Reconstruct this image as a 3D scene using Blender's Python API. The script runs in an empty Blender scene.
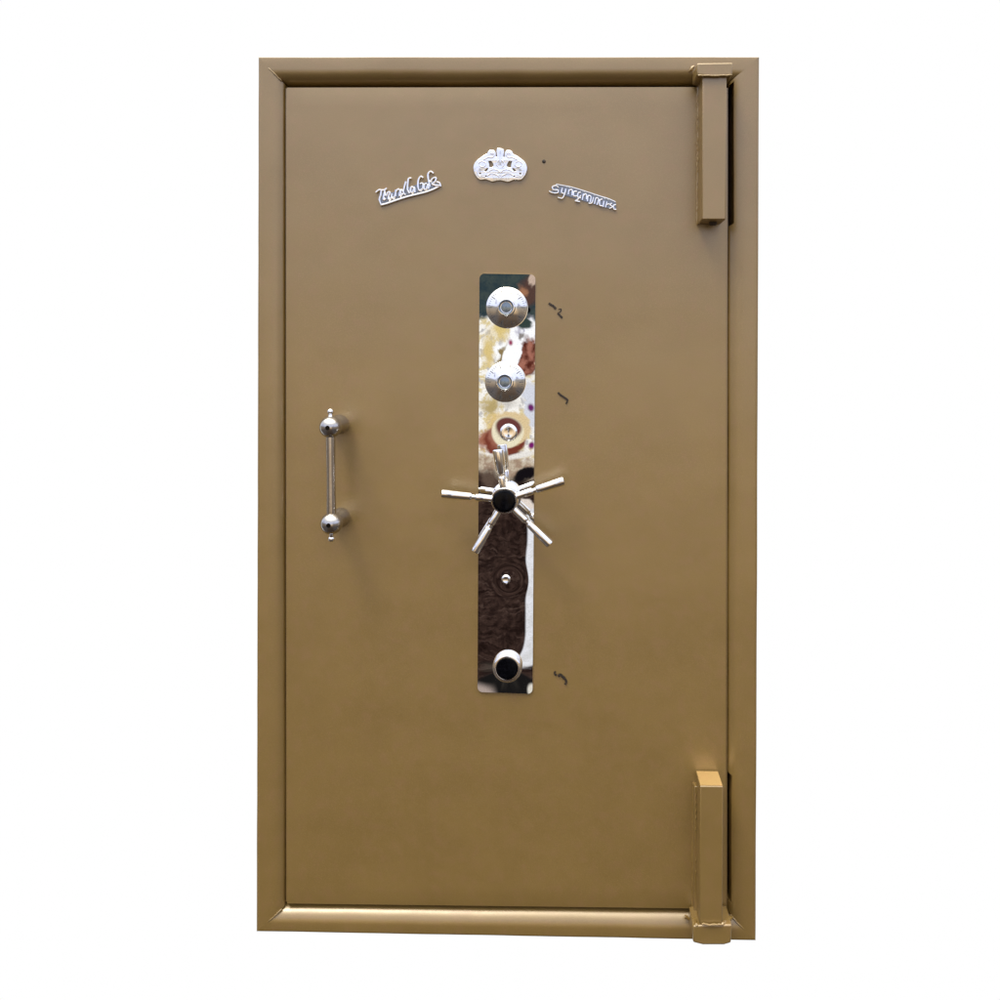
import bpy, bmesh, math, random
from mathutils import Vector, Matrix, noise
random.seed(7)
S = bpy.context.scene
C = S.collection
PI = math.pi

# ------------------------------------------------------------------ camera
CX, CZ, D = 0.69493, 1.26299, 1.9
YAW, PITCH, ROLL, F = 0.0189855, -0.0033057, -0.003947, 881.614
PPX, PPY = 560.993, 355.643
def cam_axes():
    cy, sy, cp, sp, cr, sr = (math.cos(YAW), math.sin(YAW), math.cos(PITCH), math.sin(PITCH), math.cos(ROLL), math.sin(ROLL))
    Rz = Matrix(((cy, -sy, 0), (sy, cy, 0), (0, 0, 1)))
    Rx = Matrix(((1, 0, 0), (0, cp, -sp), (0, sp, cp)))
    Ry = Matrix(((cr, 0, sr), (0, 1, 0), (-sr, 0, cr)))
    return Rz @ Rx @ Ry                      # columns: right, forward, up
AX = cam_axes()
CAMP = Vector((CX, -D, CZ))
def P(px, py, y=0.0):
    """photo measurement -> point on the plane at depth y of the door"""
    d = AX @ Vector(((px - PPX) / F, 1.0, -(py - PPY) / F))
    t = (y - CAMP.y) / d.y
    return CAMP + d * t
cam = bpy.data.cameras.new('camera')
camo = bpy.data.objects.new('camera', cam); C.objects.link(camo)
r, f, u = AX.col[0], AX.col[1], AX.col[2]
camo.matrix_world = Matrix(((r.x, u.x, -f.x, CX), (r.y, u.y, -f.y, -D), (r.z, u.z, -f.z, CZ), (0, 0, 0, 1)))
cam.sensor_width = 36; cam.lens = F / 1000 * 36
cam.shift_x = (500 - PPX) / 1000; cam.shift_y = (PPY - 500) / 1000
cam.clip_end = 200; cam.clip_start = 0.05
S.camera = camo
S.view_settings.view_transform = 'Standard'; S.view_settings.look = 'None'; S.view_settings.exposure = 0

# ------------------------------------------------------------------ node helper
class NT:
    def __init__(s, tree): s.t = tree; s.n = tree.nodes; s.l = tree.links
    def node(s, typ, **kw):
        n = s.n.new(typ)
        for k, v in kw.items(): setattr(n, k, v)
        return n
    def put(s, sock, v):
        if isinstance(v, bpy.types.NodeSocket): s.l.new(v, sock)
        else: sock.default_value = v
    def m(s, op, a, b=0.0, c=0.0):
        n = s.node('ShaderNodeMath', operation=op)
        s.put(n.inputs[0], a); s.put(n.inputs[1], b); s.put(n.inputs[2], c)
        return n.outputs[0]
    def step(s, x, lo, hi):
        n = s.node('ShaderNodeMapRange', interpolation_type='SMOOTHSTEP')
        s.put(n.inputs[0], x); n.inputs[1].default_value = lo; n.inputs[2].default_value = hi
        n.inputs[3].default_value = 0; n.inputs[4].default_value = 1
        return n.outputs[0]
    def mix(s, fac, a, b):
        n = s.node('ShaderNodeMix', data_type='RGBA')
        s.put(n.inputs[0], fac)
        s.put(n.inputs[6], a if isinstance(a, bpy.types.NodeSocket) else (*a, 1))
        s.put(n.inputs[7], b if isinstance(b, bpy.types.NodeSocket) else (*b, 1))
        return n.outputs[2]
    def noise(s, vec, scale, detail=2, rough=0.5, out=0):
        n = s.node('ShaderNodeTexNoise')
        if vec is not None: s.l.new(vec, n.inputs['Vector'])
        n.inputs['Scale'].default_value = scale; n.inputs['Detail'].default_value = detail
        n.inputs['Roughness'].default_value = rough
        return n.outputs[out]
    def xyz(s, x, y, z):
        n = s.node('ShaderNodeCombineXYZ')
        s.put(n.inputs[0], x); s.put(n.inputs[1], y); s.put(n.inputs[2], z)
        return n.outputs[0]

# ------------------------------------------------------------------ world: surroundings in front of the safe
w = bpy.data.worlds.new('World'); S.world = w; w.use_nodes = True
T = NT(w.node_tree); T.n.clear()
tc = T.node('ShaderNodeTexCoord')
sep = T.node('ShaderNodeSeparateXYZ'); T.l.new(tc.outputs['Generated'], sep.inputs[0])
X, Y, Z = sep.outputs
ln = T.noise(tc.outputs['Generated'], 2.2, 3, .55)
ln5 = T.m('SUBTRACT', ln, .5)
el = T.m('ADD', Z, T.m('MULTIPLY', ln5, .22))
sky = T.node('ShaderNodeValToRGB'); T.l.new(T.m('MULTIPLY_ADD', el, .5, .5), sky.inputs[0])
cr = sky.color_ramp
def stop(z, c):
    e = cr.elements.new(z * .5 + .5); e.color = (*c, 1)
cr.elements[0].position = 0; cr.elements[0].color = (.07, .05, .035, 1)
cr.elements[1].position = 1; cr.elements[1].color = (6.0, 5.6, 4.9, 1)
stop(-.6, (.10, .07, .05)); stop(-.36, (.17, .12, .085)); stop(-.17, (.90, .63, .35)); stop(-.03, (1.22, .96, .66))
stop(.07, (1.0, 1.0, .98)); stop(.17, (.98, 1.06, 1.45)); stop(.38, (1.08, 1.13, 1.36)); stop(.6, (1.3, 1.32, 1.35)); stop(.8, (3.6, 3.4, 3.0))
col = sky.outputs[0]
# made-up dark shapes added all round so that the chrome has something to mirror
blk = T.noise(T.xyz(T.m('MULTIPLY', X, 3.0), T.m('MULTIPLY', Y, 3.0), T.m('MULTIPLY', Z, .8)), 1.6, 3, .6)
bm_ = T.m('MULTIPLY', T.step(blk, .56, .62), T.m('SUBTRACT', 1.0, T.step(Z, .25, .55)))
col = T.mix(T.m('MULTIPLY', bm_, .6), col, (.10, .09, .08))
side = T.m('MULTIPLY', T.step(T.m('ABSOLUTE', X), .36, .55), T.m('SUBTRACT', 1.0, T.step(el, .06, .17)))  # dark sides added low down to darken the lower halves of the chrome
col = T.mix(T.m('MULTIPLY', side, .75), col, (.13, .12, .12))
# reflection for the polished lock plate, painted into the world as colour patches
yn = T.m('MAXIMUM', T.m('MULTIPLY', Y, -1.0), .02)
U = T.m('DIVIDE', X, yn); V = T.m('DIVIDE', Z, yn)
a0, a1, b1 = P(500, 480), P(540, 480), P(500, 680)
kx = 40 / ((a1.x - a0.x) / D); kz = 200 / ((b1.z - a0.z) / D)
QX = T.m('MULTIPLY_ADD', U, kx, 500 - kx * (a0.x - CX) / D)
QY = T.m('MULTIPLY_ADD', V, kz, 480 - kz * (a0.z - CZ) / D)
base_uv = T.xyz(T.m('MULTIPLY', QX, .01), T.m('MULTIPLY', QY, .01), 0.0)
n1 = T.m('SUBTRACT', T.noise(base_uv, 9, 3, .6), .5)
n2 = T.m('SUBTRACT', T.noise(T.xyz(T.m('MULTIPLY', QX, .01), T.m('MULTIPLY', QY, .01), 3.7), 9, 3, .6), .5)
wx = T.m('MULTIPLY_ADD', n1, 14.0, QX); wy = T.m('MULTIPLY_ADD', n2, 14.0, QY)
def ell(cx, cy, rx, ry, soft=.35, rot=0, warp=True):
    x = T.m('SUBTRACT', wx if warp else QX, cx); y = T.m('SUBTRACT', wy if warp else QY, cy)
    if rot:
        c, s_ = math.cos(math.radians(rot)), math.sin(math.radians(rot))
        x, y = (T.m('ADD', T.m('MULTIPLY', x, c), T.m('MULTIPLY', y, s_)), T.m('SUBTRACT', T.m('MULTIPLY', y, c), T.m('MULTIPLY', x, s_)))
    x = T.m('DIVIDE', x, rx); y = T.m('DIVIDE', y, ry)
    r_ = T.m('SQRT', T.m('ADD', T.m('MULTIPLY', x, x), T.m('MULTIPLY', y, y)))
    return T.m('SUBTRACT', 1.0, T.step(r_, 1 - soft, 1 + soft))
ncol = T.noise(T.xyz(T.m('MULTIPLY', QX, .01), T.m('MULTIPLY', QY, .01), 8.1), 14, 3, .6)
ncol2 = T.noise(T.xyz(T.m('MULTIPLY', QX, .01), T.m('MULTIPLY', QY, .007), 5.3), 16, 2, .55)
fine_ = T.noise(T.xyz(T.m('MULTIPLY', QX, .02), T.m('MULTIPLY', QY, .02), 1.1), 30, 2, .6)
slope = T.m('MULTIPLY_ADD', T.m('SUBTRACT', QX, 507.0), -.15, wy)
teal = T.mix(T.step(ncol, .35, .7), (.030, .050, .060), (.055, .075, .072))
cloth = T.mix(T.step(ncol, .48, .62), (1.05, 1.02, .97), (.80, .66, .36))
cloth = T.mix(T.step(ncol2, .56, .64), cloth, (.62, .60, .60))
sc = T.mix(T.step(slope, 320, 327), teal, cloth)
cl2 = T.m('MULTIPLY', T.m('SUBTRACT', T.step(slope, 325, 332), T.step(slope, 446, 452)), T.step(fine_, .60, .68))
sc = T.mix(T.m('MULTIPLY', cl2, .55), sc, (.34, .30, .28))
sc = T.mix(ell(520, 345, 13, 30, .15, 30), sc, T.mix(T.step(ncol2, .5, .75), (1.1, 1.1, 1.15), (.45, .43, .56)))
skin = T.mix(T.step(ncol2, .33, .68), (.10, .022, .014), (.42, .17, .12))
beige = T.mix(T.step(ncol, .40, .62), (.62, .52, .40), (.40, .28, .20))
sc = T.mix(T.step(slope, 452, 460), sc, beige)
streak = T.noise(T.xyz(T.m('MULTIPLY', wx, .006), T.m('MULTIPLY', wy, .030), 2.2), 12, 4, .65)
wood = T.mix(T.step(ncol2, .32, .70), (.022, .012, .010), (.052, .030, .024))
wood = T.mix(T.m('MULTIPLY', T.step(streak, .50, .62), .75), wood, (.010, .005, .004))
wood = T.mix(T.m('MULTIPLY', T.m('SUBTRACT', 1.0, T.step(streak, .36, .44)), .5), wood, (.105, .068, .055))
sc = T.mix(T.step(slope, 470, 480), sc, wood)
def blob(c, *a, **k):
    global sc
    sc = T.mix(ell(*a, **k), sc, c)
blob((.10, .055, .045), 530, 292, 9, 17); blob((.62, .47, .38), 532, 279, 3.5, 5, .4); blob((.38, .18, .10), 524, 290, 4, 6, .5, -30)
blob((.004, .004, .004), 531, 311, 3.2, 3.6, .3, 0, warp=False); blob((.10, .11, .12), 530, 318, 4, 4, .4)
blob((.04, .06, .055), 526, 326, 8, 6, .3)
blob((1.15, 1.17, 1.2), 508, 352, 12, 9, .25); blob((.30, .22, .10), 497, 356, 1.6, 14, .5, 35); blob((.30, .27, .26), 522, 338, 3, 2.2, .5)  # first patch is painted glare above the lower dial
blob(skin, 529, 357, 8.5, 19, .15)
blob((.78, .60, .25), 487, 350, 5, 12, .7); blob((.80, .62, .25), 498, 334, 8, 7, .7); blob((.28, .23, .50), 502, 360, 3, 3.5, .6, warp=False)
blob((.35, .05, .12), 510, 343, 2.2, 2, .7, warp=False)
blob((.74, .76, .86), 531, 405, 8, 24, .3)
blob((.52, .40, .18), 490, 408, 8, 9, .7); blob((.80, .58, .24), 500, 425, 13, 9, .6); blob((.40, .16, .10), 486, 440, 8, 8, .5)
blob((.66, .62, .58), 507, 404, 9, 5, .7); blob((.15, .035, .02), 508, 452, 13, 5, .5)
blob((.20, .045, .028), 505, 441, 20, 13, .12); blob((.38, .15, .10), 498, 437, 8, 9, .5); blob((.80, .62, .36), 512, 428, 17, 14, .12)
blob((.92, .84, .62), 507, 432, 13.5, 12.5, .12, warp=False); blob((.16, .05, .045), 508, 428, 10, 7.5, .25, warp=False)  # keyhole rings, drawn here as painted reflection
blob((.16, .02, .15), 530, 408, 3.2, 3.6, .5, warp=False); blob((.20, .015, .16), 531, 445.5, 3.0, 3.2, .5, warp=False)
blob((.90, .86, .82), 520, 455, 18, 3, .5, -12, warp=False)
blob((.008, .006, .008), 526, 474, 11, 6, .35, -25)
blob((.12, .08, .06), 488, 478, 8, 8, .6)
# pale strip of the painted reflection, right of the dark timber
edge = T.m('MULTIPLY_ADD', T.m('SUBTRACT', QY, 590.0), -.022, 526.5)
strip = T.m('MULTIPLY', T.step(T.m('SUBTRACT', QX, edge), -1.0, 1.0), T.m('MULTIPLY', T.step(wy, 500, 507), T.m('SUBTRACT', 1.0, T.step(wy, 664, 670))))
sc = T.mix(strip, sc, T.mix(T.step(ncol, .35, .7), (.86, .87, .93), (.72, .72, .74)))
blob((.85, .75, .68), 530, 503, 7, 4, .4, 20)
blob((.011, .010, .010), 508, 690, 34, 18, .12, warp=False)
blob((.10, .085, .07), 500, 676, 16, 7, .8, 35)
blob((.45, .36, .32), 484, 694, 14, 7, .5, 30, warp=False)
blob((.80, .76, .68), 533, 689, 4, 6, .3, 15, warp=False)
win = T.m('MULTIPLY', T.m('SUBTRACT', 1.0, T.step(T.m('ABSOLUTE', T.m('SUBTRACT', QX, 507.0)), 40, 62)),
          T.m('MULTIPLY', T.step(QY, 160, 240), T.m('SUBTRACT', 1.0, T.step(QY, 760, 900))))
win = T.m('MULTIPLY', win, T.m('LESS_THAN', Y, -.3))
col = T.mix(win, col, sc)
bg = T.node('ShaderNodeBackground'); T.l.new(col, bg.inputs[0]); bg.inputs[1].default_value = 1.0
wo = T.node('ShaderNodeOutputWorld'); T.l.new(bg.outputs[0], wo.inputs[0])

# soft daylight from the upper left
sl = bpy.data.lights.new('daylight', 'SUN'); sl.energy = 1.35; sl.angle = math.radians(15); sl.color = (1, .95, .87)
so = bpy.data.objects.new('daylight', sl); C.objects.link(so)
so.rotation_euler = Vector((-.50, -.62, 1.40)).to_track_quat('Z', 'Y').to_euler()

# ------------------------------------------------------------------ materials
def mat(name):
    m = bpy.data.materials.new(name); m.use_nodes = True
    t = NT(m.node_tree); b = t.n['Principled BSDF']
    return m, t, b
def paint(name, k=1.0, rough=.36, tint=(1, 1, 1)):
    m, t, b = mat(name)
    tcn = t.node('ShaderNodeTexCoord'); o = tcn.outputs['Object']
    big = t.noise(o, 7, 3, .55); med = t.noise(o, 42, 3, .6); fine = t.noise(o, 900, 2, .6)
    c = t.mix(t.step(big, .3, .7), tuple(v * k * q for v, q in zip((.204, .128, .031), tint)), tuple(v * k * q for v, q in zip((.223, .141, .036), tint)))
    c = t.mix(t.m('MULTIPLY', t.step(med, .45, .75), .35), c, tuple(v * k for v in (.245, .130, .052)))
    c = t.mix(t.m('MULTIPLY', t.step(fine, .5, .75), .45), c, tuple(v * k for v in (.38, .27, .10)))
    t.l.new(c, b.inputs['Base Color'])
    b.inputs['Metallic'].default_value = .16; b.inputs['IOR'].default_value = 2.10
    t.l.new(t.m('MULTIPLY_ADD', med, .12, rough - .06), b.inputs['Roughness'])
    h = t.m('ADD', t.m('MULTIPLY', t.noise(o, 5, 2, .5), 1.0), t.m('ADD', t.m('MULTIPLY', med, .05), t.m('MULTIPLY', t.noise(o, 260, 2, .5), .012)))
    bp = t.node('ShaderNodeBump'); bp.inputs['Strength'].default_value = 1; bp.inputs['Distance'].default_value = .0022
    t.l.new(h, bp.inputs['Height']); t.l.new(bp.outputs[0], b.inputs['Normal'])
    return m
M_paint = paint('bronze_paint')
M_frame = paint('bronze_paint_frame', 1.0, .36)
M_toplit = paint('bronze_paint_toplit', 1.9, .42, (1.05, 1.08, 1.5))  # bronze paint lightened to imitate light from above
M_weld = paint('bronze_paint_on_weld', 1.12, .30)
M_dark, t, b = mat('gap_shade_and_pin')  # near-black to imitate shade in the recess; the hinge pin shares it
b.inputs['Base Color'].default_value = (.040, .028, .018, 1); b.inputs['Roughness'].default_value = .7
def chrome(name, colr, rough, sc_=60, amt=.00002, det=3):
    m, t, b = mat(name)
    o = t.node('ShaderNodeTexCoord').outputs['Object']
    n = t.noise(o, sc_, det, .5); n2_ = t.noise(o, 300, 3, .6)
    t.l.new(t.mix(t.step(n2_, .4, .75), colr, tuple(v * .86 for v in colr)), b.inputs['Base Color'])
    b.inputs['Metallic'].default_value = 1
    t.l.new(t.m('MULTIPLY_ADD', n2_, rough, rough * .5), b.inputs['Roughness'])
    bp = t.node('ShaderNodeBump'); bp.inputs['Strength'].default_value = 1; bp.inputs['Distance'].default_value = amt
    t.l.new(n, bp.inputs['Height']); t.l.new(bp.outputs[0], b.inputs['Normal'])
    return m
M_mirror = chrome('polished_steel', (.93, .93, .92), .008, 15, .00006, 0)
M_chrome = chrome('chrome', (.90, .90, .90), .07, 40, .0001)
M_satin = chrome('satin_steel', (.50, .485, .48), .19, 40, .0001)
M_dial = chrome('brushed_dial_steel', (.88, .88, .88), .07, 40, .00008)
M_badge = chrome('bright_badge_metal', (.86, .87, .90), .18, 120, .0004)
M_black, t, b = mat('black_plastic')
b.inputs['Roughness'].default_value = .12
o = t.node('ShaderNodeTexCoord').outputs['Object']
t.l.new(t.mix(t.step(t.noise(o, 150, 3, .6), .4, .7), (.001, .0012, .002), (.003, .003, .005)), b.inputs['Base Color'])
b.inputs['Specular IOR Level'].default_value = .12
M_ink, t, b = mat('marker_ink')
o = t.node('ShaderNodeTexCoord').outputs['Object']
t.l.new(t.mix(t.step(t.noise(o, 260, 2, .5), .4, .6), (.008, .006, .005), (.045, .028, .015)), b.inputs['Base Color']); b.inputs['Roughness'].default_value = .6
M_tick, t, b = mat('engraved_marks')
b.inputs['Base Color'].default_value = (.13, .13, .14, 1); b.inputs['Roughness'].default_value = .5; b.inputs['Metallic'].default_value = .5
M_grey = chrome('grey_badge_metal', (.24, .26, .29), .25, 200, .0004)
M_glass, t, b = mat('blue_grey_lens')
b.inputs['Base Color'].default_value = (.20, .25, .30, 1); b.inputs['Roughness'].default_value = .2; b.inputs['Metallic'].default_value = .6
M_back = bpy.data.materials.new('white_backdrop'); M_back.use_nodes = True
t = NT(M_back.node_tree); t.n.clear()
e = t.node('ShaderNodeEmission'); e.inputs[0].default_value = (1, 1, 1, 1); e.inputs[1].default_value = 1.0
t.l.new(e.outputs[0], t.node('ShaderNodeOutputMaterial').inputs[0])

# ------------------------------------------------------------------ mesh helpers
def obj(name, bm, m, parent=None, smooth=True, sharp=38, bevel=0, label=None):
    bmesh.ops.recalc_face_normals(bm, faces=bm.faces)
    me = bpy.data.meshes.new(name)
    bm.normal_update()
    for fc in bm.faces: fc.smooth = smooth
    if smooth:
        for ed in bm.edges:
            if len(ed.link_faces) == 2 and ed.calc_face_angle(0) > math.radians(sharp): ed.smooth = False
    bm.to_mesh(me); bm.free()
    me.materials.append(m)
    o = bpy.data.objects.new(name, me); C.objects.link(o)
    if parent is not None: o.parent = parent
    if bevel:
        md = o.modifiers.new('bevel', 'BEVEL'); md.width = bevel; md.segments = 3; md.limit_method = 'ANGLE'
        md.angle_limit = math.radians(40)
    if label: o['label'] = label
    return o
def box(bm, x0, x1, y0, y1, z0, z1):
    v = [bm.verts.new((x, y, z)) for x in (x0, x1) for y in (y0, y1) for z in (z0, z1)]
    for q in ((0, 1, 3, 2), (4, 6, 7, 5), (0, 4, 5, 1), (2, 3, 7, 6), (0, 2, 6, 4), (1, 5, 7, 3)):
        bm.faces.new([v[i] for i in q])
def frustum(bm, front, back):            # two quads, lists of 4 points
    a = [bm.verts.new(p) for p in front]; b_ = [bm.verts.new(p) for p in back]
    bm.faces.new(a); bm.faces.new(b_[::-1])
    for i in range(4): bm.faces.new((a[i], b_[i], b_[(i + 1) % 4], a[(i + 1) % 4]))
def lathe(bm, p0, p1, prof, n=40):
    """prof: list of (distance along axis from p0, radius); axis p0->p1"""
    ax = (Vector(p1) - Vector(p0)).normalized()
    s1 = ax.orthogonal().normalized(); s2 = ax.cross(s1)
    rings = []
    for d_, r_ in prof:
        c = Vector(p0) + ax * d_
        if r_ < 1e-6: rings.append([bm.verts.new(c)])
        else: rings.append([bm.verts.new(c + s1 * r_ * math.cos(2 * PI * i / n) + s2 * r_ * math.sin(2 * PI * i / n)) for i in range(n)])
    for A, B in zip(rings, rings[1:]):
        for i in range(n):
            j = (i + 1) % n
            if len(A) == 1 and len(B) == 1: continue
            if len(A) == 1: bm.faces.new((A[0], B[i], B[j]))
            elif len(B) == 1: bm.faces.new((A[i], B[0], A[j]))
            else: bm.faces.new((A[i], B[i], B[j], A[j]))
def arc(c, r_, a0_, a1_, n=8, base=0):   # points (d, radius) on a circle centred on the axis at distance c
    return [(c + r_ * math.cos(math.radians(a0_ + (a1_ - a0_) * i / n)), base + r_ * math.sin(math.radians(a0_ + (a1_ - a0_) * i / n))) for i in range(n + 1)]
def tube(bm, pts, rad, n=8, flat=1.0):
    pts = [Vector(p) for p in pts]; rings = []
    for i, p in enumerate(pts):
        tg = (pts[min(i + 1, len(pts) - 1)] - pts[max(i - 1, 0)]).normalized()
        s1 = tg.cross(Vector((0, 1, 0)))
        if s1.length < 1e-4: s1 = tg.orthogonal()
        s1.normalize(); s2 = s1.cross(tg).normalized()
        rr = rad[i] if isinstance(rad, (list, tuple)) else rad
        rings.append([bm.verts.new(p + s1 * rr * math.cos(2 * PI * k / n) + s2 * rr * flat * math.sin(2 * PI * k / n)) for k in range(n)])
    for A, B in zip(rings, rings[1:]):
        for k in range(n): bm.faces.new((A[k], B[k], B[(k + 1) % n], A[(k + 1) % n]))
    bm.faces.new(rings[0]); bm.faces.new(rings[-1][::-1])
def smooth_path(pts, sub=5):
    out = []; q = [pts[0]] + list(pts) + [pts[-1]]
    for i in range(1, len(q) - 2):
        for k in range(sub):
            tt = k / sub
            out.append(tuple(.5 * ((2 * q[i][j]) + (-q[i-1][j] + q[i+1][j]) * tt + (2*q[i-1][j] - 5*q[i][j] + 4*q[i+1][j] - q[i+2][j]) * tt**2 + (-q[i-1][j] + 3*q[i][j] - 3*q[i+1][j] + q[i+2][j]) * tt**3) for j in range(len(pts[0]))))
    out.append(tuple(pts[-1])); return out
def bead(bm, pts, r_, jit=.18, n=8):     # a lumpy weld bead
    L = [Vector(p) for p in pts]; tot = sum((a - b_).length for a, b_ in zip(L, L[1:])); N = max(4, int(tot / .0035)); out = []; rad = []
    for k in range(N + 1):
        s_ = tot * k / N; i = 0
        while i < len(L) - 2 and s_ > (L[i+1] - L[i]).length: s_ -= (L[i+1] - L[i]).length; i += 1
        q = L[i].lerp(L[i+1], min(1, s_ / max(1e-9, (L[i+1] - L[i]).length)))
        out.append(q + Vector((random.uniform(-1, 1), 0, random.uniform(-1, 1))) * r_ * .3)
        rad.append(r_ * (1 + random.uniform(-jit, jit)) * (.55 if k in (0, N) else 1))
    tube(bm, out, rad, n)

# ------------------------------------------------------------------ the strongroom door (one thing)
root = bpy.data.objects.new('steel_safe', None); C.objects.link(root)
root.location = (.54, .06, 0)
root['label'] = 'tall bronze-painted steel safe with chrome dials, five-spoke wheel and pull handle on its door'
root['category'] = 'safe'
bpy.context.view_layer.update()
root_inv = root.matrix_world.inverted()
ALL = []
def part(name, bm, m, parent=root, **k):
    o = obj(name, bm, m, parent, **k)
    o.matrix_parent_inverse = root_inv if parent is root else Matrix.Identity(4)
    return o

YD = .007      # plane of the door sheet
# frame --------------------------------------------------------------
O = [P(258, 57), P(759.5, 57), P(756, 941), P(256, 932)]              # outer corners TL TR BR BL
I = [P(284.6, 84, .012), P(728.3, 83.5, .012), P(727.6, 911, .012), P(284.8, 905.6, .012)]
for q in I: q.y = 0
def profile(ro, do, start, depth):
    p = [(0, .115)] + [(ro * (1 - math.cos(a)), do * (1 - math.sin(a)) + .0003) for a in [PI/2 * k / 6 for k in range(7)]]
    p += [(ro + (start - ro) * .5, .0001)]
    return p + [(start + (1 - start) * math.sin(a), depth * (1 - math.cos(a))) for a in [PI/2 * k / 14 for k in range(15)]] + [(1.0, .085)]
PROF = profile(.03, .0012, .46, .030)
PROF_S = profile(.12, .0045, .40, .0175)
PROF_B = profile(.09, .0030, .38, .0350)
def seg_rail(name, i, j, notch=(), prof=PROF):
    bm = bmesh.new(); L = (O[j] - O[i]).length; N = int(L / .02)
    st = [(k / N, 0) for k in range(N + 1)]
    for (a, b_, dx) in notch:
        st = [(s_, o_) for s_, o_ in st if not (a - .002 < s_ < b_ + .002)]
        st += [(a - .0006, 0), (a, dx), (b_, dx), (b_ + .0006, 0)] + [(a + (b_ - a) * k / 6, dx) for k in range(1, 6)]
    st.sort(); rows = []
    ax = (O[j] - O[i]).normalized()
    for s_, dx in st:
        po, pi = O[i].lerp(O[j], s_), I[i].lerp(I[j], s_)
        row = []
        endf = min(1, min(s_, 1 - s_) * L / .04)
        for (tt, y) in prof:
            q = po.lerp(pi, tt)
            inn = (pi - po).normalized()
            wob = (noise.noise(Vector((s_ * L * 5, i * 7.3, tt * .6))) * .0011 + noise.noise(Vector((s_ * L * 19, i * 3.1, tt))) * .0005) * endf
            if dx > 0 and tt > dx:
                q = po.lerp(pi, dx); y = y + (tt - dx) / (1 - dx) * .05
            q = q + inn * wob * (1 if tt > .4 else .35)
            row.append(bm.verts.new((q.x, y + wob * .5 + (.000 if dx == 0 else 0), q.z)))
        rows.append(row)
    for A, B in zip(rows, rows[1:]):
        for k in range(len(prof) - 1): bm.faces.new((A[k], B[k], B[k+1], A[k+1]))
    part(name, bm, M_frame)
def zfrac(py): return (py - 57) / (941 - 57)
seg_rail('frame_rail', 0, 1)
seg_rail('frame_stile', 1, 2, notch=[(.004, .172, .83), (.832, .985, .90)], prof=PROF_S)
seg_rail('frame_rail', 2, 3, prof=PROF_B)
seg_rail('frame_stile', 3, 0, prof=PROF_S)
# box of the frame behind
bm = bmesh.new()
box(bm, O[0].x + .006, O[1].x - .009, .075, .118, O[2].z + .022, O[0].z - .006)
part('frame_back', bm, M_dark, smooth=False)  # its dark colour stands in for shade inside the gaps
# welds at the mitres
for (a, b_) in ((0, 0), (2, 2), (3, 3)):
    bm = bmesh.new()
    p0 = O[a].lerp(I[a], .50); p1 = O[a].lerp(I[a], .93); pts = []
    for k in range(9):
        tt = .42 + .5 * k / 8
        q = O[a].lerp(I[a], tt); a_ = math.asin(max(0, min(1, (tt - .5) / .5)))
        pts.append((q.x, .015 * (1 - math.cos(a_)) + .0012, q.z))
    bead(bm, pts, .0020, .12)
    part('corner_weld', bm, M_frame)

# door leaf -----------------------------------------------------------
dl = [P(286.6, 87.4, YD), P(726.6, 86.8, YD), P(725.8, 909.2, YD), P(286.8, 903.9, YD)]
bm = bmesh.new()
cx_ = sum((q for q in dl), Vector()) / 4
nx, nz = 44, 82
def bil(s_, t_): return dl[0].lerp(dl[1], s_).lerp(dl[3].lerp(dl[2], s_), t_)
g = []
for j in range(nz + 1):
    rr = []
    for i in range(nx + 1):
        q = bil(i / nx, j / nz)
        wv = noise.noise(Vector((q.x * 2.3, 1.7, q.z * 2.1))) * .0013 if 0 < i < nx and 0 < j < nz else 0
        rr.append(bm.verts.new((q.x, YD + wv + (0.0016 if i in (0, nx) or j in (0, nz) else 0), q.z)))
    g.append(rr)
for j in range(nz):
    for i in range(nx): bm.faces.new((g[j][i], g[j+1][i], g[j+1][i+1], g[j][i+1]))
per = [g[0][i] for i in range(nx + 1)] + [g[j][nx] for j in range(1, nz + 1)] + [g[nz][i] for i in range(nx - 1, -1, -1)] + [g[j][0] for j in range(nz - 1, 0, -1)]
bk = [bm.verts.new((v.co.x, .055, v.co.z)) for v in per]
for k in range(len(per)):
    bm.faces.new((per[k], per[(k+1) % len(per)], bk[(k+1) % len(per)], bk[k]))
for a, b_, o_ in ((dl[0], dl[3], Vector((-.0045, 0, 0))), (dl[1], dl[2], Vector((.0040, 0, 0))), (dl[3], dl[2], Vector((0, 0, -.0045)))):
    q = [a - o_ * .4, b_ - o_ * .4, b_ + o_, a + o_]           # rebate strip closing the gap
    frustum(bm, [(p.x, .0150, p.z) for p in q], [(p.x, .050, p.z) for p in q])
door = part('door_leaf', bm, M_paint)
def sub(name, bm, m, parent, **k):
    o = obj(name, bm, m, parent, **k)
    return o
def partp(name, bm, m, parent, **k):      # sub-part: parent mesh sits at the root's origin offset
    o = obj(name, bm, m, parent, **k); return o

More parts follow.
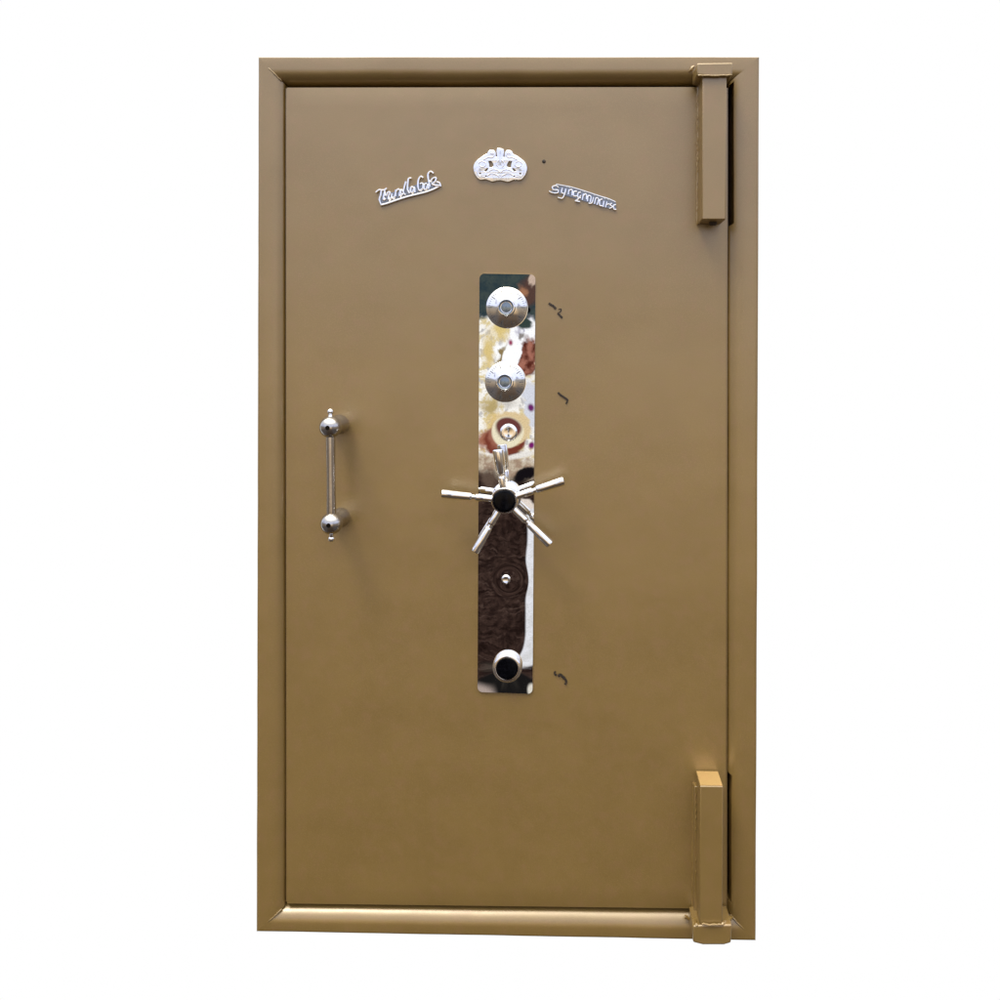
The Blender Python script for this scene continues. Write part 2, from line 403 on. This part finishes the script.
# hinges --------------------------------------------------------------
YH = -.060
def quad(x0, y0_, x1, y1_, y):            # measured corners at depth y
    return [P(x0, y0_, y), P(x1, y0_, y), P(x1, y1_, y), P(x0, y1_, y)]
def prism(bm, x0, z0, x1, z1, ya, yb):
    box(bm, x0, x1, ya, yb, z1, z0)
def hinge(top):
    bm = bmesh.new()
    if top:
        a, b_ = P(702.5, 74, YH), P(726, 219.5, YH)
    else:
        a, b_ = P(700, 786, YH), P(722.5, 925, YH)
    prism(bm, a.x, a.z, b_.x, b_.z, YH, YD - .001)
    h = part('hinge', bm, M_paint, smooth=True, bevel=.0022, label='upper square-bar hinge' if top else 'lower square-bar hinge')
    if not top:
        be = bmesh.new(); box(be, a.x + .001, b_.x - .001, YH + .0015, YD - .004, a.z - .001, a.z + .0014)  # thin plate added on the bar; its paler paint imitates overhead light
        partp('toplit_bar_plate', be, M_toplit, h, label='top end of the hinge bar, painted paler for overhead light')
    # backing strap welded to the door sheet
    bm = bmesh.new()
    zt, zb = (P(0, 86, YD).z, P(0, 224, YD).z) if top else (P(0, 773, YD).z, P(0, 906, YD).z)
    xl = P(698.5 if top else 697, 150, -.008).x
    box(bm, xl, a.x + .004, -.012, YD + .002, zb, zt)
    partp('hinge_strap', bm, M_paint, h, bevel=.0012)
    bm = bmesh.new()
    zz = [zt + (zb - zt) * k / 6 for k in range(7)]
    bead(bm, [(xl - .0003, YD - .0012, z) for z in zz], .0021, .2)
    if not top:
        for py in (795, 803, 811, 817, 829, 860, 872): 
            c = P(696, py, -.013); bead(bm, [(c.x, c.y, c.z + .003), (c.x, c.y, c.z - .003)], .0013)
    else:
        for py in (100, 118, 127, 140, 149, 160, 170): 
            c = P(697.5, py, -.013); bead(bm, [(c.x, c.y, c.z + .005), (c.x, c.y, c.z - .005)], .0012)
    partp('weld_bead', bm, M_weld, h)
    # socket block on the frame
    if top:
        bm = bmesh.new()
        q = [P(697, 63, -.066), P(733, 62.5, -.066), P(732.5, 75, -.066), P(716, 76.5, -.066), P(697, 75, -.066)]
        fr = [bm.verts.new(p) for p in q]; bk_ = [bm.verts.new((p.x, .006, p.z)) for p in q]
        bm.faces.new(fr); bm.faces.new(bk_[::-1])
        for i in range(5): bm.faces.new((fr[i], bk_[i], bk_[(i+1) % 5], fr[(i+1) % 5]))
        partp('socket_block', bm, M_frame, h, bevel=.003)
        for L_, r_ in (([P(698, 75.2, -.066), P(708, 75.6, -.067), P(718, 75.8, -.067), P(732, 75, -.066)], .0018), ([P(694, 66, -.002), P(689, 72, -.001)], .004)):
            bm = bmesh.new(); bead(bm, L_, r_); partp('weld_bead', bm, M_weld, h)
        bm = bmesh.new()                       # pin below the bar
        lathe(bm, P(713, 215, -.025), P(713, 240, -.025), [(0, 0), (0, .008), (.020, .008), (.022, .006), (.022, 0)], 20)
        partp('hinge_pin', bm, M_dark, h)
    else:
        bm = bmesh.new()
        q = [P(693, 926, -.062), P(706, 925, -.062), P(722, 925, -.062), P(732, 925, -.062), P(731, 943, -.062), P(724, 945, -.062), P(703, 945, -.062), P(693, 942.5, -.062)]
        fr = [bm.verts.new(p) for p in q]; bk_ = [bm.verts.new((p.x, .004, p.z)) for p in q]
        bm.faces.new(fr); bm.faces.new(bk_[::-1]); nq = len(q)
        for i in range(nq): bm.faces.new((fr[i], bk_[i], bk_[(i+1) % nq], fr[(i+1) % nq]))
        partp('socket_block', bm, M_frame, h, bevel=.003)
        bm = bmesh.new()
        bead(bm, [P(702, 923.5, -.064), P(709, 925, -.065), P(716, 924.5, -.065), P(722, 925, -.064)], .0022)
        bead(bm, [P(692, 912, -.004), P(693.5, 918, -.03), P(697, 925, -.062)], .0045)
        bead(bm, [P(722, 925, -.062), P(727, 921, -.04), P(731, 917, -.004)], .0042)
        bead(bm, [P(684, 916, -.003), P(690, 919, -.003)], .0035)
        partp('weld_bead', bm, M_weld, h)
hinge(True); hinge(False)

# lock plate ----------------------------------------------------------
YP = .0035
pl = [P(479.5, 273.5, YP), P(535.5, 274.5, YP), P(532.5, 694, YP), P(477.5, 692, YP)]
def plat(s_, t_): return pl[0].lerp(pl[1], s_).lerp(pl[3].lerp(pl[2], s_), t_)
W_, H_ = (pl[1] - pl[0]).length, (pl[3] - pl[0]).length
RC = .011
dents = [(P(508.5, 432, YP), .022, -.00008), (P(509, 580, YP), .0165, -.00030), (P(506, 309, YP), .03, .00018), (P(505, 381, YP), .028, .00014), (P(507, 668, YP), .022, .00022), (P(504, 500, YP), .03, .00012)]
bm = bmesh.new(); NX, NZ = 44, 320; g = []
ts = sorted(set([k / NZ for k in range(NZ + 1)] + [RC * (1 - math.cos(PI/2 * k / 7)) / H_ for k in range(7)] + [1 - RC * (1 - math.cos(PI/2 * k / 7)) / H_ for k in range(7)]))
for tt in ts:
    dz = min(tt, 1 - tt) * H_
    ins = (RC - math.sqrt(max(0, RC**2 - (RC - dz)**2))) if dz < RC else 0
    rr = []
    for i in range(NX + 1):
        s_ = (ins + (W_ - 2 * ins) * i / NX) / W_
        q = plat(s_, tt); y = YP
        for c, sg, h_ in dents:
            d2 = (q.x - c.x)**2 + (q.z - c.z)**2
            y -= h_ * math.exp(-d2 / (2 * sg * sg))
        rr.append(bm.verts.new((q.x, y, q.z)))
    g.append(rr)
n_ = len(ts)
for j in range(n_ - 1):
    for i in range(NX): bm.faces.new((g[j][i], g[j+1][i], g[j+1][i+1], g[j][i+1]))
per = [g[0][i] for i in range(NX + 1)] + [g[j][NX] for j in range(1, n_)] + [g[-1][i] for i in range(NX - 1, -1, -1)] + [g[j][0] for j in range(n_ - 2, 0, -1)]
fr = [bm.verts.new(v.co) for v in per]; bk = [bm.verts.new((v.co.x, YD + .004, v.co.z)) for v in per]
for k in range(len(per)):
    bm.faces.new((fr[k], fr[(k+1) % len(per)], bk[(k+1) % len(per)], bk[k]))
plate = part('lock_plate', bm, M_mirror, label='tall narrow mirror-polished steel lock plate')

AXN = Vector((0, -1, 0))
def at(px, py, y): return P(px, py, y)
def keyhole(px, py, rr, name):
    c = at(px, py, YP); bm = bmesh.new()
    lathe(bm, (c.x, YP + .001, c.z), (c.x, YP - 1, c.z), [(0, rr * 1.15), (.0014, rr * 1.15), (.0022, rr * 1.02), (.0040, rr * .92), (.0046, rr * .8), (.0040, rr * .55), (.0034, rr * .3), (.0034, 0)], 64)
    o = partp(name, bm, M_chrome, plate, sharp=30)
    bm = bmesh.new()
    lathe(bm, (c.x, YP - .0020, c.z + rr * .12), (c.x, YP - 1, c.z + rr * .12), [(0, rr * .26), (.0008, rr * .26), (.0008, 0)], 20)
    box(bm, c.x - rr * .10, c.x + rr * .10, YP - .0027, YP - .0019, c.z - rr * .5, c.z + rr * .1)
    return o
k1 = keyhole(508.6, 432.5, .0165, 'keyhole_rosette')
k2 = keyhole(506.0, 579.3, .0085, 'plate_screw')

# combination dials ----------------------------------------------------
def dial(px, py, R_, label):
    c = at(px, py, -.012); bm = bmesh.new(); y0 = YP
    lathe(bm, (c.x, y0, c.z), (c.x, y0 - 1, c.z),
          [(0, R_ * .99), (.004, R_ * .995), (.006, R_), (.0085, R_), (.0095, R_ * .985), (.0145, R_ * .74), (.0185, R_ * .47), (.0188, R_ * .44)], 120)
    d = part('combination_dial', bm, M_dial, label=label, sharp=16)
    bm = bmesh.new()
    lathe(bm, (c.x, y0 - .017, c.z), (c.x, y0 - 1, c.z), [(0, R_ * .45), (.008, R_ * .44), (.0115, R_ * .40), (.0118, R_ * .365), (.0095, R_ * .325), (.0055, R_ * .28), (.0048, R_ * .2), (.0045, 0)], 48)
    partp('dial_knob', bm, M_chrome, d)
    bm = bmesh.new()
    lathe(bm, (c.x, y0 - .0218, c.z), (c.x, y0 - 1, c.z), [(0, R_ * .26), (.0012, R_ * .25), (.0026, R_ * .12), (.0028, 0)], 32)
    partp('dial_centre', bm, M_glass, d)
    bm = bmesh.new()
    for k in range(50):
        a = 2 * PI * k / 50; r0, r1 = (.80, .90) if k % 5 else (.70, .90)
        dx, dz = math.cos(a), math.sin(a); wd = .00045 if k % 5 else .0009
        def pt(r_, s_, out): 
            yy = y0 - (.0095 + (.985 - r_) / .245 * .005) - out
            return (c.x + dx * r_ * R_ - dz * s_, yy, c.z + dz * r_ * R_ + dx * s_)
        frustum(bm, [pt(r0, -wd, .0003), pt(r1, -wd, .0003), pt(r1, wd, .0003), pt(r0, wd, .0003)], [pt(r0, -wd, -.0004), pt(r1, -wd, -.0004), pt(r1, wd, -.0004), pt(r0, wd, -.0004)])
    partp('dial_markings', bm, M_tick, d, smooth=False)
dial(506.5, 307.5, .0445, 'upper combination dial')
dial(505.0, 382.0, .0440, 'lower combination dial')

# wheel handle ----------------------------------------------------------
hc = at(504.3, 501, -.054)
bm = bmesh.new()
lathe(bm, (hc.x, YP, hc.z), (hc.x, YP - 1, hc.z), [(0, .032), (.003, .032), (.006, .030), (.010, .024), (.020, .0235), (.026, .024), (.030, .0275), (.049, .0285), (.055, .0275), (.0572, .0262), (.0572, .020)], 56)
wheel = part('wheel_handle', bm, M_chrome)
bm = bmesh.new()
lathe(bm, (hc.x, YP - .053, hc.z), (hc.x, YP - 1, hc.z), [(0, .0240), (.0050, .0240), (.0062, .0228), (.0068, .018), (.0070, 0)], 48)
partp('hub_cap', bm, M_black, wheel)
def spoke(px, py, k, g_=1.0):
    p0 = Vector((hc.x, -.042, hc.z)); p1 = at(px, py, -.042 - k); L = (p1 - p0).length
    bm = bmesh.new()
    lathe(bm, p0, p1, [(.018, 0), (.018, .0070), (L * .30, .0072), (L * .44, .0078), (L * .465, .0070), (L * .48, .0050), (L * .52, .0050), (L * .535, .0070 * g_), (L * .56, .0080 * g_), (L * .80, .0090 * g_), (L * .97, .0095 * g_), (L * .99, .0090 * g_), (L, .0072 * g_), (L, 0)], 28)
    partp('spoke', bm, M_chrome, wheel)
spoke(441.5, 493.5, .006); spoke(564.5, 480.5, .006); spoke(474.5, 552, .006); spoke(550.5, 544.5, .006); spoke(497.8, 449.5, .006, 1.18)

# lower knob ------------------------------------------------------------
kc = at(507, 668.8, -.014); bm = bmesh.new()
lathe(bm, (kc.x, YP, kc.z), (kc.x, YP - 1, kc.z), [(0, .0300), (.003, .0312), (.008, .0318), (.0125, .0315), (.0165, .0295), (.0180, .0265), (.0172, .0225)], 64)
knob = part('lock_knob', bm, M_chrome)
bm = bmesh.new()
lathe(bm, (kc.x, YP - .0145, kc.z), (kc.x, YP - 1, kc.z), [(0, .0238), (.0030, .0238), (.0042, .0228), (.0044, .018), (.0040, 0)], 48)
partp('knob_cap', bm, M_black, knob)

# pull handle -----------------------------------------------------------
HY = -.070
a, b_ = at(330.5, 427, HY), at(331.5, 523.5, HY)
bm = bmesh.new(); L = (b_ - a).length
lathe(bm, a, b_, [(0, .0092), (L * .15, .0098), (L * .3, .0093), (L * .5, .0088), (L * .7, .0092), (L * .85, .0097), (L, .0092)], 32)
pull = part('pull_handle', bm, M_satin, label='vertical satin steel pull handle with ball ends')
for c, sgn in ((a, 1), (b_, -1)):
    bm = bmesh.new(); R_ = .0228
    prof = [(-(c.y - YD) * 0, .0230), (.003, .0230), (.006, .0205), (.016, .0165), (.050, .0165)]
    cy_ = YD - c.y
    ph0 = math.degrees(math.asin(.0125 / R_))
    prof = [(0, .0195), (.003, .0198), (.010, .0212), (.018, .0208), (.030, .0180), (.042, .0150), (cy_ - .018, .0145)] + arc(cy_, R_, 135, 12, 14)
    prof += [(cy_ + R_ * .98 - .004, .0042), (cy_ + R_ * .98 - .004, 0)]
    lathe(bm, (c.x, YD, c.z), (c.x, -1, c.z), prof, 48)
    partp('handle_post', bm, M_satin, pull)
    bm = bmesh.new()
    lathe(bm, (c.x, c.y - R_ + .0045, c.z), (c.x, -1, c.z), [(0, .0050), (.0015, .0050), (.0015, 0)], 20)
    partp('post_screw', bm, M_black, pull)
    bm = bmesh.new(); d0 = .0205
    dirz = (0, 0, sgn)
    lathe(bm, c, c + Vector(dirz), [(d0 - .004, .0075), (d0, .0068), (d0 + .003, .0042), (d0 + .006, .0040)] + arc(d0 + .0115, .0068, 145, 0, 10) , 28)
    partp('finial', bm, M_chrome, pull)

# badges ------------------------------------------------------------------
YB = YD - .0012
def stroke(bm, pts, wd, y=YB - .002, flat=.8):
    q = smooth_path(pts, 5)
    tube(bm, [P(px, py, y) for px, py in q], wd, 8, flat)
def cv(name, loops, m, ext, bev, y, extra=None, label=None):
    cu = bpy.data.curves.new(name + '_outline', 'CURVE'); cu.dimensions = '2D'; cu.fill_mode = 'BOTH'; cu.extrude = ext; cu.bevel_depth = bev; cu.bevel_resolution = 2
    for lp in loops:
        q = smooth_path(lp + [lp[0]], 4)[:-1]
        sp = cu.splines.new('POLY'); sp.points.add(len(q) - 1); sp.use_cyclic_u = True
        for k, (px, py) in enumerate(q):
            v = P(px, py, y); sp.points[k].co = (v.x, v.z, 0, 1)
    tmp = bpy.data.objects.new('tmp', cu); C.objects.link(tmp)
    bpy.context.view_layer.update()
    me = bpy.data.meshes.new_from_object(tmp.evaluated_get(bpy.context.evaluated_depsgraph_get()))
    bm = bmesh.new(); bm.from_mesh(me)
    bpy.data.objects.remove(tmp); bpy.data.curves.remove(cu); bpy.data.meshes.remove(me)
    for v in bm.verts: v.co = Vector((v.co.x, y - v.co.z, v.co.y))
    bmesh.ops.remove_doubles(bm, verts=bm.verts, dist=1e-6)
    if extra: extra(bm)
    return part(name, bm, m, label=label)
left = [(499, 148.5), (497.3, 149.5), (497.2, 153), (497.4, 157), (495.6, 157), (495.5, 154), (494.5, 151.3), (491.5, 150.3), (488.8, 151.5), (487.5, 154), (484, 155.8), (480, 158.5), (476.5, 161.5), (474.3, 165.5), (474, 170), (475.5, 174.5), (478.5, 178.5), (481.5, 179.8), (485.5, 179.3), (489, 180.2), (492.5, 181.5), (496, 180.8), (500, 180.2)]
right = [(2 * 500.3 - x, y) for x, y in left[::-1]][1:]
right = [(x, y + .3) for x, y in right]
outl = left + right[:-1]
h1 = [(487.9, 161.4), (491.6, 161.2), (494, 166), (492, 167.8), (489.4, 167.6), (488.9, 164.5)]
h2 = [(2 * 500.3 - x, y) for x, y in h1]
h3 = [(484.0, 171.6), (485.6, 169.3), (488.2, 168.0), (488.3, 169.6), (486.2, 172.2)]
h4 = [(2 * 500.3 - x, y) for x, y in h3]
def dot(cx, cy, r_): return [(cx + r_ * math.cos(k * PI / 3), cy + r_ * math.sin(k * PI / 3)) for k in range(6)]
dots = [dot(480.3, 173.9, 1.3), dot(486.2, 176.6, 1.1), dot(520.3, 174.1, 1.3), dot(514.2, 176.8, 1.1), dot(492.3, 155.6, .8), dot(508.4, 155.8, .8)]
def emb(bm):
    for sgx in (1, -1):
        m_ = lambda L_: [(500.3 + sgx * (x - 500.3), y) for x, y in L_]
        for L_ in ([(490, 154), (492.5, 152.8), (494.3, 155), (492, 157.6), (488, 157.5), (483, 160)], [(478, 164), (481, 161.5), (485, 162.5), (485.5, 165.5), (482, 167.2), (479.5, 165.8)],
                   [(499.2, 160), (496.8, 162.5), (496.8, 165), (498.5, 167)], [(489, 171), (493, 169.5), (497, 170), (499.5, 172)], [(487, 176), (491, 173.5), (496, 174.5), (499.5, 177)],
                   [(477, 170), (477.6, 174.5), (480.5, 177.2), (485, 176.5)], [(499.6, 151), (499.3, 157), (499.8, 162)]):
            stroke(bm, m_(L_), .0013, YB - .0045, .8)
cv('emblem_badge', [outl, h1, h2, h3, h4] + dots, M_badge, .0018, .0010, YB - .0015, emb, 'white metal fan-shaped scrollwork emblem')

bm = bmesh.new()                                    # script badge on the left: cursive letters over a ribbon
def ribbon_plate(lo, hi, m, parent_, nm):
    b_ = bmesh.new(); n_ = len(lo)
    for y_ in (YB - .0007,):
        A = [b_.verts.new(P(x, y, y_)) for x, y in lo]; B = [b_.verts.new(P(x, y, y_)) for x, y in hi]
        A2 = [b_.verts.new(P(x, y, YD + .0012)) for x, y in lo]; B2 = [b_.verts.new(P(x, y, YD + .0012)) for x, y in hi]
    for k in range(n_ - 1):
        b_.faces.new((A[k], A[k+1], B[k+1], B[k])); b_.faces.new((A[k], A2[k], A2[k+1], A[k+1])); b_.faces.new((B[k], B[k+1], B2[k+1], B2[k]))
    b_.faces.new((A[0], B[0], B2[0], A2[0])); b_.faces.new((A[-1], A2[-1], B2[-1], B[-1]))
    partp(nm, b_, m, parent_)
rib = [(380.5, 205.3), (386, 204), (396, 200.5), (406, 197.3), (416, 194.8), (426, 192.2), (434, 189.3), (439.5, 186.3)]
tube(bm, [P(x, y, YB - .0015) for x, y in smooth_path(rib, 5)], .0026, 10, .6)
for L_ in ([(376, 192.5), (379, 190), (382, 190.3), (384.5, 190), (387, 188.3)], [(381.5, 190.5), (380.8, 195), (379.5, 200), (381.3, 205)], [(385, 189.5), (384.3, 194), (383.5, 200), (386, 198.5)],
           [(386, 196), (388, 192.5), (390, 192.6), (388.5, 197), (389, 200), (392, 197)], [(392, 193.5), (391.7, 198), (394, 197.8), (396, 193)], [(396, 189.8), (395.6, 196.5)], [(396, 192), (398.2, 189.3), (400, 191), (399.6, 196.5), (402, 194)],
           [(406, 181.5), (404.5, 187), (403.5, 192.5), (405.6, 195)], [(403.3, 192), (401.3, 189.8), (400.8, 193), (402.6, 195)], [(411.5, 178.4), (408.7, 178.8), (407.8, 184), (407.6, 190), (409.5, 193.5)],
           [(414, 188), (411.5, 187), (410.5, 191), (412.5, 192.8), (414.5, 187.5), (415, 192.5)], [(423, 178), (421, 176.5), (418.7, 179.5), (418, 185), (418.8, 190), (421, 190.5)], [(420, 184), (422.6, 183.5), (423, 188), (420.6, 190.3)],
           [(427, 183.8), (424.6, 184.5), (424, 188.5), (426, 189.8), (428, 184.5), (428.6, 189)], [(433.5, 173.5), (430.8, 171.6), (428.2, 174), (428.5, 180), (430, 187)], [(430, 182), (433, 178.5), (436, 178), (435, 182), (432, 184), (436, 185.5), (440, 185.5)], [(436.5, 182), (439.5, 183), (440.6, 186.5)]):
    stroke(bm, L_, .0024)
part('script_badge', bm, M_chrome, label='chrome cursive script badge on a ribbon, tilting up to the right')
sb1 = bpy.data.objects['script_badge']
ribbon_plate([(381, 205), (396, 200.5), (410, 196.5), (426, 192), (439.5, 186.5)], [(379.5, 193.5), (395, 192), (409, 187), (424, 182.5), (437.5, 180.5)], M_grey, sb1, 'badge_backing')
bm = bmesh.new()                                    # second script badge, on the right
tube(bm, [P(x, y, YB - .0012) for x, y in smooth_path([(556, 184.4), (562, 185.5), (570, 187), (580, 189.8), (590, 193), (600, 196.3), (608, 198.7), (615.5, 202)], 5)], .0016, 8, .6)
for L_ in ([(558.5, 187.5), (556, 185.8), (552.5, 187), (553.5, 190), (558, 190.3), (557.5, 193), (552.5, 193), (549, 191.2)], [(562.5, 188), (561.5, 192.5), (564.5, 193.5), (566, 188.8)], [(566, 190), (564.3, 195), (562, 198.5), (557.8, 197.6)],
           [(568.3, 194.5), (569, 189.6)], [(568.8, 190.8), (572, 189.8), (572.2, 195.6)], [(577, 191.6), (573.8, 192), (574, 196.2), (577, 196)], [(580.7, 192.5), (578.2, 193.2), (578, 197.5), (580.8, 198)], [(581, 195.3), (577.8, 199.5), (575.3, 201), (580, 201.8)],
           [(583.5, 193.8), (582.4, 200)], [(583, 196), (586, 194), (586.5, 199.5)], [(587.5, 201.3), (588.3, 196), (591, 197), (590.2, 202.2)], [(593.6, 197.2), (591.8, 203), (588.6, 203.4)], [(594.5, 204), (596, 198.3), (598.5, 199.3), (597, 205)],
           [(602.5, 199.3), (600, 200.3), (599.6, 205.3), (602.3, 206)], [(604, 201), (603.2, 207)], [(607, 201.8), (605.5, 207.5)], [(606, 204.8), (609.3, 204)], [(612, 203.4), (610, 204.8), (612.3, 207), (609.3, 208.6)], [(616, 204.8), (613.5, 205.8), (614, 209.3), (616.3, 209.6)]):
    stroke(bm, L_, .0019)
part('script_badge', bm, M_chrome, label='chrome script badge under a thin bar, tilting down to the right')
sb2 = bpy.data.objects['script_badge.001']
ribbon_plate([(551, 191.5), (564, 195), (579, 199.5), (595, 204.3), (609, 208.3), (616, 209.5)], [(555, 185.6), (568, 187.2), (582, 191), (597, 196), (610, 200.4), (616, 203)], M_grey, sb2, 'badge_backing')

# marker scribbles and a speck on the sheet -----------------------------------
def mark(strokes, name='pen_mark'):
    bm = bmesh.new()
    for wd, L_ in strokes:
        q = smooth_path(L_, 4); tube(bm, [P(x, y, YD - .0018) for x, y in q], wd * 1.35, 6, .12)
    part(name, bm, M_ink)
mark([(.0019, [(548.8, 303.2), (551, 304.8), (553.2, 306), (556, 309)]), (.0009, [(558.5, 309.5), (561, 309), (560.5, 311.6), (557.6, 312.8)]), (.0017, [(557.8, 313.2), (559.5, 315), (562.3, 318)])])
mark([(.0017, [(558, 392.5), (560.5, 395), (563.5, 397), (567, 399.5), (567.6, 401)]), (.0013, [(567.5, 401), (566, 404)])])
mark([(.0016, [(555.5, 671.3), (554.6, 673.6), (556.5, 675.4)]), (.0022, [(558, 676.5), (560, 674.8), (562.5, 676.5), (565, 679)]), (.0018, [(565, 679), (566.3, 681.5), (565.3, 684.8)])])
bm = bmesh.new(); c = P(544, 161.5, YD)
lathe(bm, (c.x, YD + .001, c.z), (c.x, -1, c.z), [(0, .0042), (.0020, .0040), (.0028, .002), (.003, 0)], 16)
part('rivet', bm, M_ink)

# ------------------------------------------------------------------ setting
bm = bmesh.new()
v = [bm.verts.new(p) for p in ((-6, 1.6, -3.5), (7, 1.6, -3.5), (7, 1.6, 4.6), (-6, 1.6, 4.6))]; bm.faces.new(v)
o = obj('backdrop', bm, M_back); o['kind'] = 'structure'
